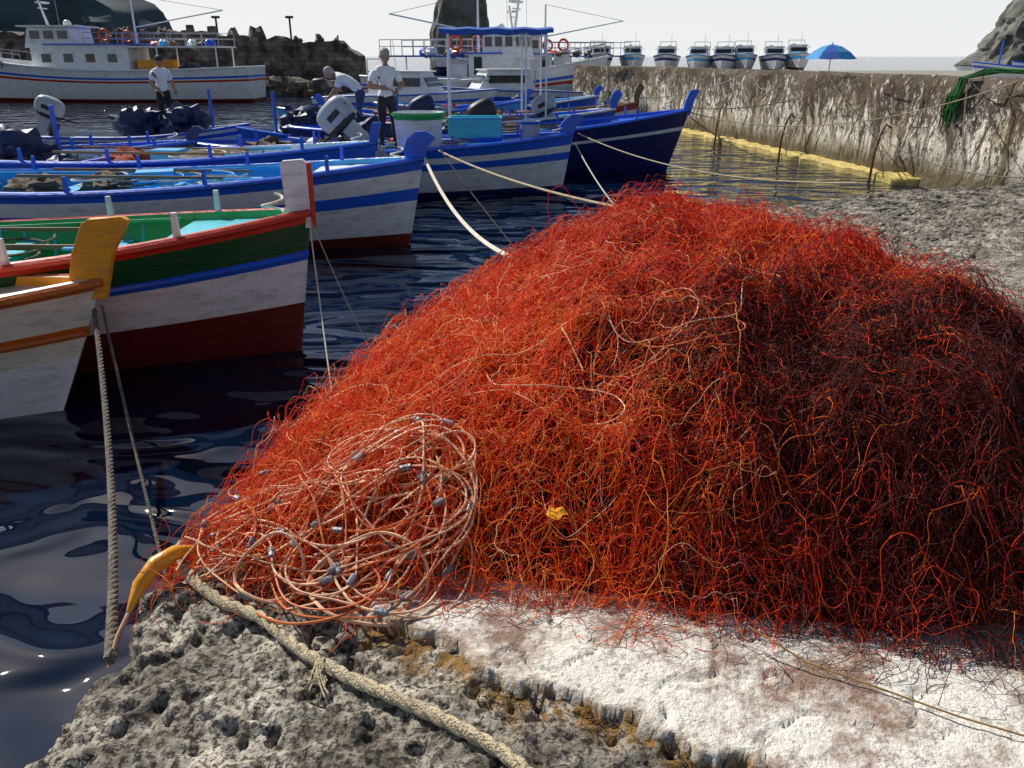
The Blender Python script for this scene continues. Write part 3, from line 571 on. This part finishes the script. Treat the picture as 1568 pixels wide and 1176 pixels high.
# ------------------------------------------------------------ harbour walls
def wallmat(name,a,b,dk,amt=.95,sc=1.3):
    m=bpy.data.materials.new(name); m.use_nodes=True; nt=m.node_tree; L=nt.links; bs=nt.nodes['Principled BSDF']; bs.inputs['Roughness'].default_value=.92
    tc=nn(nt,'ShaderNodeTexCoord'); mp=nn(nt,'ShaderNodeMapping'); mp.inputs['Scale'].default_value=(1,1,.6); L.new(tc.outputs['Object'],mp.inputs[0])
    def no(s,d=5,r=.7,src=None):
        n=nn(nt,'ShaderNodeTexNoise'); n.inputs['Scale'].default_value=s; n.inputs['Detail'].default_value=d; n.inputs['Roughness'].default_value=r; L.new((src or mp).outputs[0],n.inputs[0]); return n.outputs[0]
    def rp(src,p0,p1,c0,c1):
        r=nn(nt,'ShaderNodeValToRGB'); r.color_ramp.elements[0].position=p0; r.color_ramp.elements[1].position=p1; r.color_ramp.elements[0].color=(*c0,1); r.color_ramp.elements[1].color=(*c1,1); L.new(src,r.inputs[0]); return r.outputs[0]
    base=rp(no(sc*.8),.35,.55,a,b)
    sp=nn(nt,'ShaderNodeSeparateXYZ'); L.new(tc.outputs['Object'],sp.inputs[0])
    hi=nn(nt,'ShaderNodeMapRange'); hi.inputs[1].default_value=.7; hi.inputs[2].default_value=2.2; hi.inputs[3].default_value=-.01; hi.inputs[4].default_value=.14; L.new(sp.outputs[2],hi.inputs[0])
    ad=nn(nt,'ShaderNodeMath',operation='ADD'); L.new(no(sc*5,7,.85),ad.inputs[0]); L.new(hi.outputs[0],ad.inputs[1])
    f=rp(ad.outputs[0],.52,.56,(0,0,0),(amt,)*3)
    mx=nn(nt,'ShaderNodeMixRGB'); mx.inputs[2].default_value=(*dk,1); L.new(f,mx.inputs[0]); L.new(base,mx.inputs[1])
    mp2=nn(nt,'ShaderNodeMapping'); mp2.inputs['Scale'].default_value=(2.2,2.2,.12); L.new(tc.outputs['Object'],mp2.inputs[0])
    f3=rp(no(1.6,4,.7,mp2),.50,.58,(0,0,0),(.85,.85,.85)); m3=nn(nt,'ShaderNodeMixRGB'); m3.inputs[2].default_value=(.10,.065,.03,1); L.new(f3,m3.inputs[0]); L.new(mx.outputs[0],m3.inputs[1])
    mr=nn(nt,'ShaderNodeMapRange'); mr.inputs[1].default_value=.3; mr.inputs[2].default_value=.8; mr.inputs[3].default_value=.92; mr.inputs[4].default_value=0; L.new(sp.outputs[2],mr.inputs[0])
    m2=nn(nt,'ShaderNodeMixRGB'); m2.inputs[2].default_value=(.085,.060,.015,1); L.new(mr.outputs[0],m2.inputs[0]); L.new(m3.outputs[0],m2.inputs[1]); L.new(m2.outputs[0],bs.inputs[0])
    bp=nn(nt,'ShaderNodeBump'); bp.inputs['Strength'].default_value=1; bp.inputs['Distance'].default_value=.06; L.new(no(sc*7,4),bp.inputs['Height']); L.new(bp.outputs[0],bs.inputs['Normal']); return m
wm=wallmat('harbor_wall_concrete',(.40,.32,.20),(.88,.82,.68),(.07,.045,.028))
gm=mat('pier_paving',(.35,.32,.27),.9,.4,.8,.3,6)
wp=[(2.7,38),(5.3,33.5),(8.84,14.9),(9.9,9.1),(12,-6)]
def wallx(y): return np.interp(y,[9.1,14.9,33.5],[9.9,8.84,5.3])
def wall():
    pts=[]
    for i in range(len(wp)-1):
        a=Vector(wp[i]);b=Vector(wp[i+1]); n=int((b-a).length/.25)
        for k in range(n): pts.append(a.lerp(b,k/n))
    pts.append(Vector(wp[-1])); zs=[-1,0,.3,.6,.9,1.2,1.5,1.8,2.0,2.1]; vs=[];fs=[]
    for i,p in enumerate(pts):
        n=Vector((-1,-.18)).normalized() if i>20 else Vector((-.5,-.86))
        for z in zs:
            d=.14*noise.noise(Vector((p.x*1.1,p.y*1.1,z*2)))+.06*noise.noise(Vector((p.x*6,p.y*6,z*6)))-(.05 if z>2.05 else 0)
            vs.append((p.x+n.x*d,p.y+n.y*d,z+(.12*noise.noise(Vector((p.x*2,p.y*2,5))) if z>1.9 else 0)))
        vs.append((p.x-n.x*.9,p.y-n.y*.9,2.12)); vs.append((p.x-n.x*.92,p.y-n.y*.92,1.2))
    k=len(zs)+2
    for i in range(len(pts)-1):
        for j in range(k-1): a=i*k+j; fs.append((a,a+k,a+k+1,a+1))
    mb=MB(); mb.add(vs,fs,wm)
    mb.build('harbor_wall')
    mb=MB()
    lp=[(float(wallx(y))-.05,y) for y in np.linspace(31,17,60)]
    vs=[];fs=[]
    for i,(x,y) in enumerate(lp):
        w=.30+.16*noise.noise(Vector((y*2,0,0)))+.08*noise.noise(Vector((y*7,0,0))); z=.12+.09*noise.noise(Vector((y*3,2,0)))
        if i==len(lp)-1: w=-.05
        vs+=[(x-w,y,-.3),(x-w,y,z),(x-w+.04,y,z+.03),(x+.1,y,z+.05)]
    for i in range(len(lp)-1):
        for j in range(3): a=i*4+j; fs.append((a,a+4,a+5,a+1))
    mb.add(vs,fs,mat('yellowed_ledge_stone',(.70,.53,.16),.8,.5,4,.6,12,dirt=(.2,.15,.05),dirt_amt=.8)); mb.build('wall_ledge')
    mb=MB(); mb.add([(3.4,38,1.3),(6.2,33.5,1.3),(9.74,14.9,1.3),(10.8,9.1,1.3),(60,9,1.3),(75,60,1.3),(75,78,1.3),(3.4,78,1.3),(3.4,78,-1),(3.4,38,-1)],[(7,6,5,4,3,2,1,0),(0,9,8,7)],gm)
    mb.build('pier_ground')
wall()
mb=MB()
for y,h in ((26,1.2),(22,1.1),(18.0,1.15)):
    x=float(wallx(y))-.12
    mb.tube([(x-.30,y,-.2),(x-.27,y+.03,.5),(x-.22,y-.02,h*.8),(x-.12,y,h),(x+.02,y+.05,h-.08)],[.03,.026,.024,.022,.02],'rust',7)
    mb.tube([(x-.25,y,.7),(x-.35,y-.5,.6),(x-.4,y-.9,.15)],.012,'rust',6)
mb.build('mooring_bars')
def rope(a,b,sag,r,m,tw=False,name='mooring_rope',n=26):
    a=Vector(a);b=Vector(b); pts=[a.lerp(b,i/n)+Vector((0,0,-4*sag*(i/n)*(1-i/n))) for i in range(n+1)]
    mb=MB()
    if tw: twist(mb,pts,r,m,dense=.012)
    else: mb.tube(pts,r,m,6)
    mb.build(name)
rope((-3.02,5.58,.80),(-1.13,1.80,.93),.28,.017,'drope',True)
rope((-2.98,5.62,.82),(-1.75,3.4,-.02),.15,.010,'drope',True)
zt=float(nh(np.array(.15),np.array(5.6)))
rope((-1.2,11.4,1.2),(.15,5.6,zt+.02),.28,.022,'wrope')
rope((-1.0,11.4,1.3),(1.3,6.6,float(nh(np.array(1.3),np.array(6.6)))+.03),.10,.014,'rope'); rope((-.95,11.45,1.25),(.3,9.8,0.),.04,.008,'drope')
rope((1.3,16.4,1.1),(4.3,10.2,1.04),.25,.012,'rope'); rope((1.25,16.4,.9),(1.9,13.2,0),.1,.012,'wrope')
rope((-1.75,6.95,1.15),(-1.25,5.2,0),.06,.006,'wrope'); rope((-1.74,6.95,1.2),(-.95,5.9,.0),.05,.005,'rope')
rope((4.1,19.5,1.4),(8.0,19.3,2.12),.25,.012,'rope'); rope((4.1,19.5,1.2),(7.0,16.0,.3),.35,.012,'drope'); rope((4.1,19.5,1.3),(8.8,14.9,2.1),.5,.012,'rope'); rope((3.6,24.2,1.4),(6.9,25,2.1),.2,.014,'wrope')
rope((8.6,16.2,2.1),(5.9,10.6,1.05),.45,.009,'drope'); rope((7.7,21,2.1),(6.6,10.6,1.05),.6,.009,'drope')
for y in (30,28,26.5,24.7,23.2,21.4,20.4,19.2,18.4,17.3,16.0,15.2):
    x=float(wallx(y))-.1; q=random.uniform(-.9,.5)
    rope((x+.25,y,2.16),(x-.15,y+q,random.uniform(.1,.7)),-.05,random.uniform(.008,.014),'drope',name='hanging_rope')
    if random.random()<.5: rope((x+.0,y,2.1),(float(wallx(y-1.6))-.1,y-1.6,2.1),random.uniform(.2,.9),.008,random.choice(['drope','rust','rope']),name='hanging_rope')
mb=MB()
for i in range(34):
    y=16.1+random.uniform(-.10,.10); x=float(wallx(y)); x0=random.uniform(.5,1.2); zz=random.uniform(1.15,1.6); yy=y+random.uniform(.1,.45)
    mb.tube([(x+x0+.2,y-.6+random.uniform(-.1,.1),2.2+random.random()*.06),(x+x0*.4,y-.15,2.22+random.random()*.08),(x-.1-random.random()*.06,y+.02,2.12),(x-.14-random.random()*.08,(y+yy)/2,1.8),(x-.12-random.random()*.07,yy,zz+.2),(x-.13,yy+.05,zz)],.012,'gnet',5)
mb.build('green_netting')
root=empty('beach_umbrella',(14.7,40,1.3)); mb=MB(); n=16; vs=[(0,0,1.72)]; fs=[]
for j,(r,z) in enumerate(((.45,1.62),(.85,1.40),(1.2,1.08))):
    for i in range(n): a=i*6.2832/n; k=1 if i%2==0 else .97; vs.append((r*k*math.cos(a),r*k*math.sin(a),z-(0 if i%2==0 else .02)))
ms=[]
for i in range(n):
    l=(i+1)%n; fs.append((0,1+i,1+l)); ms.append('bluecanvas' if (i//2)%2 else 'lbcanvas')
    for j in range(2): fs.append((1+j*n+i,1+(j+1)*n+i,1+(j+1)*n+l,1+j*n+l)); ms.append('bluecanvas' if (i//2)%2 else 'lbcanvas')
mb.add(vs,fs,ms); mb.build('canopy',root,angle=10); mb=MB(); mb.tube([(0,0,0),(0,0,1.8)],.025,'metal',8); mb.build('pole',root)
bm=bpy.data.materials.new('volcanic_block_stone'); bm.use_nodes=True; nt=bm.node_tree; L=nt.links; b=nt.nodes['Principled BSDF']; b.inputs['Roughness'].default_value=.95
tc=nn(nt,'ShaderNodeTexCoord'); mp=nn(nt,'ShaderNodeMapping'); mp.inputs['Rotation'].default_value=(R(90),0,0); L.new(tc.outputs['Object'],mp.inputs[0])
br=nn(nt,'ShaderNodeTexBrick'); br.inputs['Scale'].default_value=.8; br.inputs['Color1'].default_value=(.07,.055,.05,1); br.inputs['Color2'].default_value=(.15,.125,.105,1); br.inputs['Mortar'].default_value=(.06,.05,.045,1); br.inputs['Mortar Size'].default_value=.02; L.new(mp.outputs[0],br.inputs[0])
n=nn(nt,'ShaderNodeTexNoise'); n.inputs['Scale'].default_value=1.2; n.inputs['Detail'].default_value=5; L.new(tc.outputs['Object'],n.inputs[0]); rr_=nn(nt,'ShaderNodeValToRGB'); rr_.color_ramp.elements[0].color=(.3,.3,.3,1); rr_.color_ramp.elements[0].position=.35; rr_.color_ramp.elements[1].color=(1.9,1.8,1.6,1); rr_.color_ramp.elements[1].position=.65; L.new(n.outputs[0],rr_.inputs[0])
mx=nn(nt,'ShaderNodeMixRGB',blend_type='MULTIPLY'); mx.inputs[0].default_value=1; L.new(br.outputs[0],mx.inputs[1]); L.new(rr_.outputs[0],mx.inputs[2]); L.new(mx.outputs[0],b.inputs[0])
root=empty('breakwater',(0,0,0)); mb=MB(); pr0=[(-75,70,4.6),(-45,66,4.3),(-30,64,4.0),(-21,62,3.9),(-12,60,3.3),(-10.5,59.6,2.6)]
PX0=[q[0] for q in pr0]; PY0=[q[1] for q in pr0]; PZ0=[q[2] for q in pr0]
vs=[];fs=[]; xs_=np.linspace(-75,-10.5,130)
for x in xs_:
    y=np.interp(x,PX0,PY0); z=np.interp(x,PX0,PZ0)+.5*noise.noise(Vector((x*.7,0,0)))+.25*noise.noise(Vector((x*2.5,3,0)))
    vs+=[(x,y-.8,-1),(x,y-.4+.3*noise.noise(Vector((x,1,1))),z*.5),(x,y,z),(x,y+2.5,z),(x,y+3,-1)]
for i in range(len(xs_)-1):
    for j in range(4): a=i*5+j; fs.append((a,a+5,a+6,a+1))
a=5*(len(xs_)-1); fs.append((a,a+1,a+2,a+3,a+4)); mb.add(vs,fs,bm)
x=-32.
while x<-11:
    y=np.interp(x,PX0,PY0)+.6; z=np.interp(x,PX0,PZ0); h=random.uniform(.2,.8); r=random.uniform(.25,.7)
    if random.random()<.5: mb.box((x,y,z+h/2-.2),(r*1.3,.7,h+.3),bm,rz=random.uniform(-.5,.5),top=(random.uniform(.6,1),.8),ry=random.uniform(-.12,.12))
    else: mb.blob((x,y,z),(r,.6,h),bm,9,6,amp=.9,fr=1.6,seed=x)
    x+=random.uniform(.5,1.8)
for x in (-20.5,-15.4): mb.tube([(x,61,3.3),(x,61,5.0)],.07,'dark',6); mb.box((x,61,5.0),(.5,.3,.15),'dark')
mb.build('wall',root,bevel=.03); mb=MB()
for i in range(170):
    x=random.uniform(-60,-9); y=np.interp(x,PX0,PY0)-1.2-random.random()*1.5; r=random.uniform(.5,1.1); mb.blob((x,y,random.uniform(-.2,.7)),(r,r*.8,r*.7),bm,8,6,amp=.7,fr=1.5,seed=i)
mb.build('boulders',root,angle=15)
rk=mat('hazy_basalt',(.20,.19,.17),.95,.6,.25,1,.8,dirt=(.10,.12,.05),dirt_amt=.8)
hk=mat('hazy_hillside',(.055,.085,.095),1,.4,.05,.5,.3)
def stack(name,loc,r,h,seed,lean=0,m=rk,pw=.75,na=.22):
    vs=[];fs=[];nu=64;nv=44
    for j in range(nv+1):
        t=j/nv
        for i in range(nu):
            a=i*6.2832/nu; d=Vector((math.cos(a),math.sin(a),t*1.6)); f=noise.fractal(d*1.3+Vector((seed,0,0)),.9,2,6)
            k=(1-t**1.25)**pw*(1+na*f)+.10*(1-t)*noise.noise(d*6+Vector((seed,0,0)))+.005
            vs.append((r*k*math.cos(a)+lean*t,r*k*math.sin(a),h*t*(1+.10*noise.noise(Vector((d.x*2,d.y*2,seed)))*(1-t))-1))
    for j in range(nv):
        for i in range(nu): a=j*nu+i;b=j*nu+(i+1)%nu; fs.append((a,b,b+nu,a+nu))
    mb=MB(); mb.add(vs,fs,m); return mb.build(name,None,loc,angle=25)
stack('sea_stack',(-11.5,200,0),7.6,33,3.3,.5); stack('sea_stack',(148,250,0),16,25,8.1,3,pw=.7,na=.3)
stack('hill',(-120,170,0),56,38,5.2,0,hk,.9)
# ------------------------------------------------------------ people
def man(name,loc,rz,J,head,tilt,legm,hairm,hr=1.0,turn=0):
    ED=[('pel','wai'),('wai','che'),('che','upc'),('upc','nec'),('nec','hed')]
    for s in 'LR': ED+=[('upc','sh'+s),('sh'+s,'el'+s),('el'+s,'fo'+s),('fo'+s,'wr'+s),('wr'+s,'pa'+s),('pel','hi'+s),('hi'+s,'kn'+s),('kn'+s,'ca'+s),('ca'+s,'an'+s),('an'+s,'to'+s)]
    for s in 'LR':
        e=Vector(J['el'+s]);w_=Vector(J['wr'+s]); J['fo'+s]=tuple(e.lerp(w_,.3)); J['pa'+s]=tuple(w_+(w_-e).normalized()*.06)
        k=Vector(J['kn'+s]);a=Vector(J['an'+s]); J['ca'+s]=tuple(k.lerp(a,.3)+Vector((-.015,0,0)))
    RAD={'pel':(.155,.13),'wai':(.16,.13),'che':(.18,.135),'upc':(.14,.10),'nec':(.062,.062),'hed':(.055,.055),'sh':(.080,.078),'el':(.050,.048),'fo':(.048,.043),'wr':(.031,.025),'pa':(.040,.019),'hi':(.105,.105),'kn':(.068,.068),'ca':(.062,.062),'an':(.042,.042),'to':(.045,.03)}
    keys=list(J.keys()); me=bpy.data.meshes.new('sk'); me.from_pydata([J[k] for k in keys],[(keys.index(a),keys.index(b)) for a,b in ED],[])
    ob=bpy.data.objects.new('sk',me); S.collection.objects.link(ob); ob.modifiers.new('s','SKIN'); 
    for i,k in enumerate(keys):
        d=me.skin_vertices[0].data[i]; d.radius=RAD.get(k) or RAD[k[:2]]; d.use_root=(k=='pel')
    sb=ob.modifiers.new('ss','SUBSURF'); sb.levels=2; sb.render_levels=2
    bpy.context.view_layer.update(); dg=bpy.context.evaluated_depsgraph_get(); me2=bpy.data.meshes.new_from_object(ob.evaluated_get(dg))
    vs=[]
    for v in me2.vertices:
        c=v.co+v.normal*.012*noise.noise(v.co*14); vs.append(tuple(c))
    fs=[tuple(p.vertices) for p in me2.polygons]
    segs=[(Vector(J[a]),Vector(J[b]),a,b) for a,b in ED]; ms=[]
    for p in me2.polygons:
        c=p.center; best=None;bd=9
        for a,b,ka,kb in segs:
            ab=b-a; t=max(0,min(1,(c-a).dot(ab)/ab.dot(ab))); d=(c-a-ab*t).length-(.05 if ka in('wai','che','pel') and kb in('wai','che','upc') else 0)
            if d<bd: bd=d;best=(ka,kb,t)
        ka,kb,t=best
        if kb=='hed' or (kb=='nec' and t>.55): m='skin'
        elif ka[:2] in('el','fo','wr') or (ka[:2]=='sh' and t>.72): m='skin'
        elif ka[:2]=='an': m='shoe'
        elif ka[:2] in('hi','kn','ca') or kb[:2]=='hi' or (ka=='pel' and t<.25): m=legm
        else: m='shirt'
        ms.append(m)
    bpy.data.objects.remove(ob)
    root=empty(name,loc,rz); mb=MB(); mb.add(vs,fs,ms)
    for s in 'LR':
        p=Vector(J['pa'+s]); d=(p-Vector(J['wr'+s])).normalized(); side=d.cross(Vector((0,0,1)))
        if side.length<.3: side=Vector((1,0,0))
        side.normalize(); nrm=side.cross(d)*-1
        if nrm.z>0: nrm=-nrm
        for k,ln in enumerate((.065,.078,.074,.058)):
            o=p+side*(k-1.5)*.019+d*.015; q1=o+d*ln*.5+nrm*.008; q2=q1+d*ln*.3+nrm*.022; q3=q2+d*ln*.12+nrm*.022
            mb.tube([o-d*.02,o,q1,q2,q3],[.009,.0095,.009,.008,.006],'skin',6)
        o=p-d*.03-side*.03; mb.tube([o+side*.015,o,o-side*.02+d*.025+nrm*.01,o-side*.022+d*.05+nrm*.018],[.011,.011,.010,.007],'skin',6)
    mb.M=Matrix.Translation(head)@Matrix.Rotation(turn,4,'Z')@Matrix.Rotation(tilt,4,'Y')@Matrix.Scale(hr,4)
    vs=[];fs=[];nu=24;nv=18
    for j in range(nv+1):
        ph=-math.pi/2+math.pi*j/nv
        for i in range(nu):
            th=6.2832*i/nu; x=math.cos(ph)*math.cos(th);y=math.cos(ph)*math.sin(th);z=math.sin(ph)
            wx=.098;wy=.077
            if z<0: wy*=1-.28*(-z)**1.2; wx*=1-.10*(-z)
            X=x*wx+(-.012 if z>0 else .012*(-z)); Y=y*wy; Z=z*.118
            if x>.6: X-=.006*math.exp(-((Z-.01)/.018)**2)*(abs(Y)>.015)
            vs.append((X,Y,Z))
    for j in range(nv):
        for i in range(nu): a=j*nu+i;b=j*nu+(i+1)%nu; fs.append((a,b,b+nu,a+nu))
    mb.add(vs,fs,'skin')
    mb.tube([(.085,0,.018),(.098,0,-.005),(.113,0,-.024),(.094,0,-.034)],[.007,.010,.015,.010],'skin',8)
    for sg in (1,-1):
        mb.blob((.083,sg*.03,.008),(.010,.013,.009),'white',8,6); mb.blob((.091,sg*.03,.008),(.004,.006,.006),'dark',8,6); mb.tube([(.088,sg*.048,.026),(.094,sg*.03,.031),(.093,sg*.014,.026)],.005,hairm,6)
        mb.blob((-.005,sg*.08,-.005),(.018,.009,.032),'skin',8,6,amp=.3); 
    mb.tube([(.078,.026,-.058),(.090,.01,-.056),(.090,-.01,-.056),(.078,-.026,-.058)],.006,'lip',6)
    mb.blob((-.018,0,.042),(.098,.086,.088),hairm,22,14,amp=.15,fr=4); mb.blob((-.045,0,-.005),(.068,.078,.08),hairm,16,10,amp=.15)
    mb.M=None; mb.build('body',root)
    return root
def stand(arms):
    J=dict(pel=(0,0,.95),wai=(0,0,1.08),che=(.01,0,1.28),upc=(0,0,1.42),nec=(.01,0,1.51),hed=(.02,0,1.58))
    for s,g in (('L',1),('R',-1)): J.update({'sh'+s:(0,g*.195,1.42),'hi'+s:(0,g*.1,.90),'kn'+s:(.03,g*.12,.5),'an'+s:(-.01,g*.14,.09),'to'+s:(.16,g*.16,.04)})
    J.update(arms); return J
man('man',(-2.35,15.95,.83),R(-62),stand(dict(elL=(.02,.32,1.16),wrL=(.24,.12,1.08),elR=(.0,-.33,1.16),wrR=(.25,-.08,1.12))),(.04,0,1.68),.05,'trous','hair',1.08,turn=.1)
J=dict(pel=(0,0,.93),wai=(.10,0,1.03),che=(.30,0,1.17),upc=(.43,0,1.24),nec=(.51,0,1.28),hed=(.57,0,1.29))
for s,g in (('L',1),('R',-1)): J.update({'sh'+s:(.42,g*.185,1.21),'hi'+s:(0,g*.1,.88),'kn'+s:(.08,g*.13,.49),'an'+s:(-.04+.1*g,g*.15,.09),'to'+s:(.13+.1*g,g*.16,.04),'el'+s:(.52+.03*g,g*.22,.96),'wr'+s:(.66+.05*g,g*.13,.78)})
man('man',(-3.35,18.9,.85),R(188),J,(.66,0,1.31),.75,'jeans','hair',1.05)
man('man',(-8.75,21.4,.72),R(-40),stand(dict(elL=(.02,.27,1.15),wrL=(.22,.20,1.0),elR=(.02,-.27,1.15),wrR=(.2,-.18,.98))),(.04,0,1.67),.3,'trous','dhair',1.05)
print('done',len(bpy.data.objects))
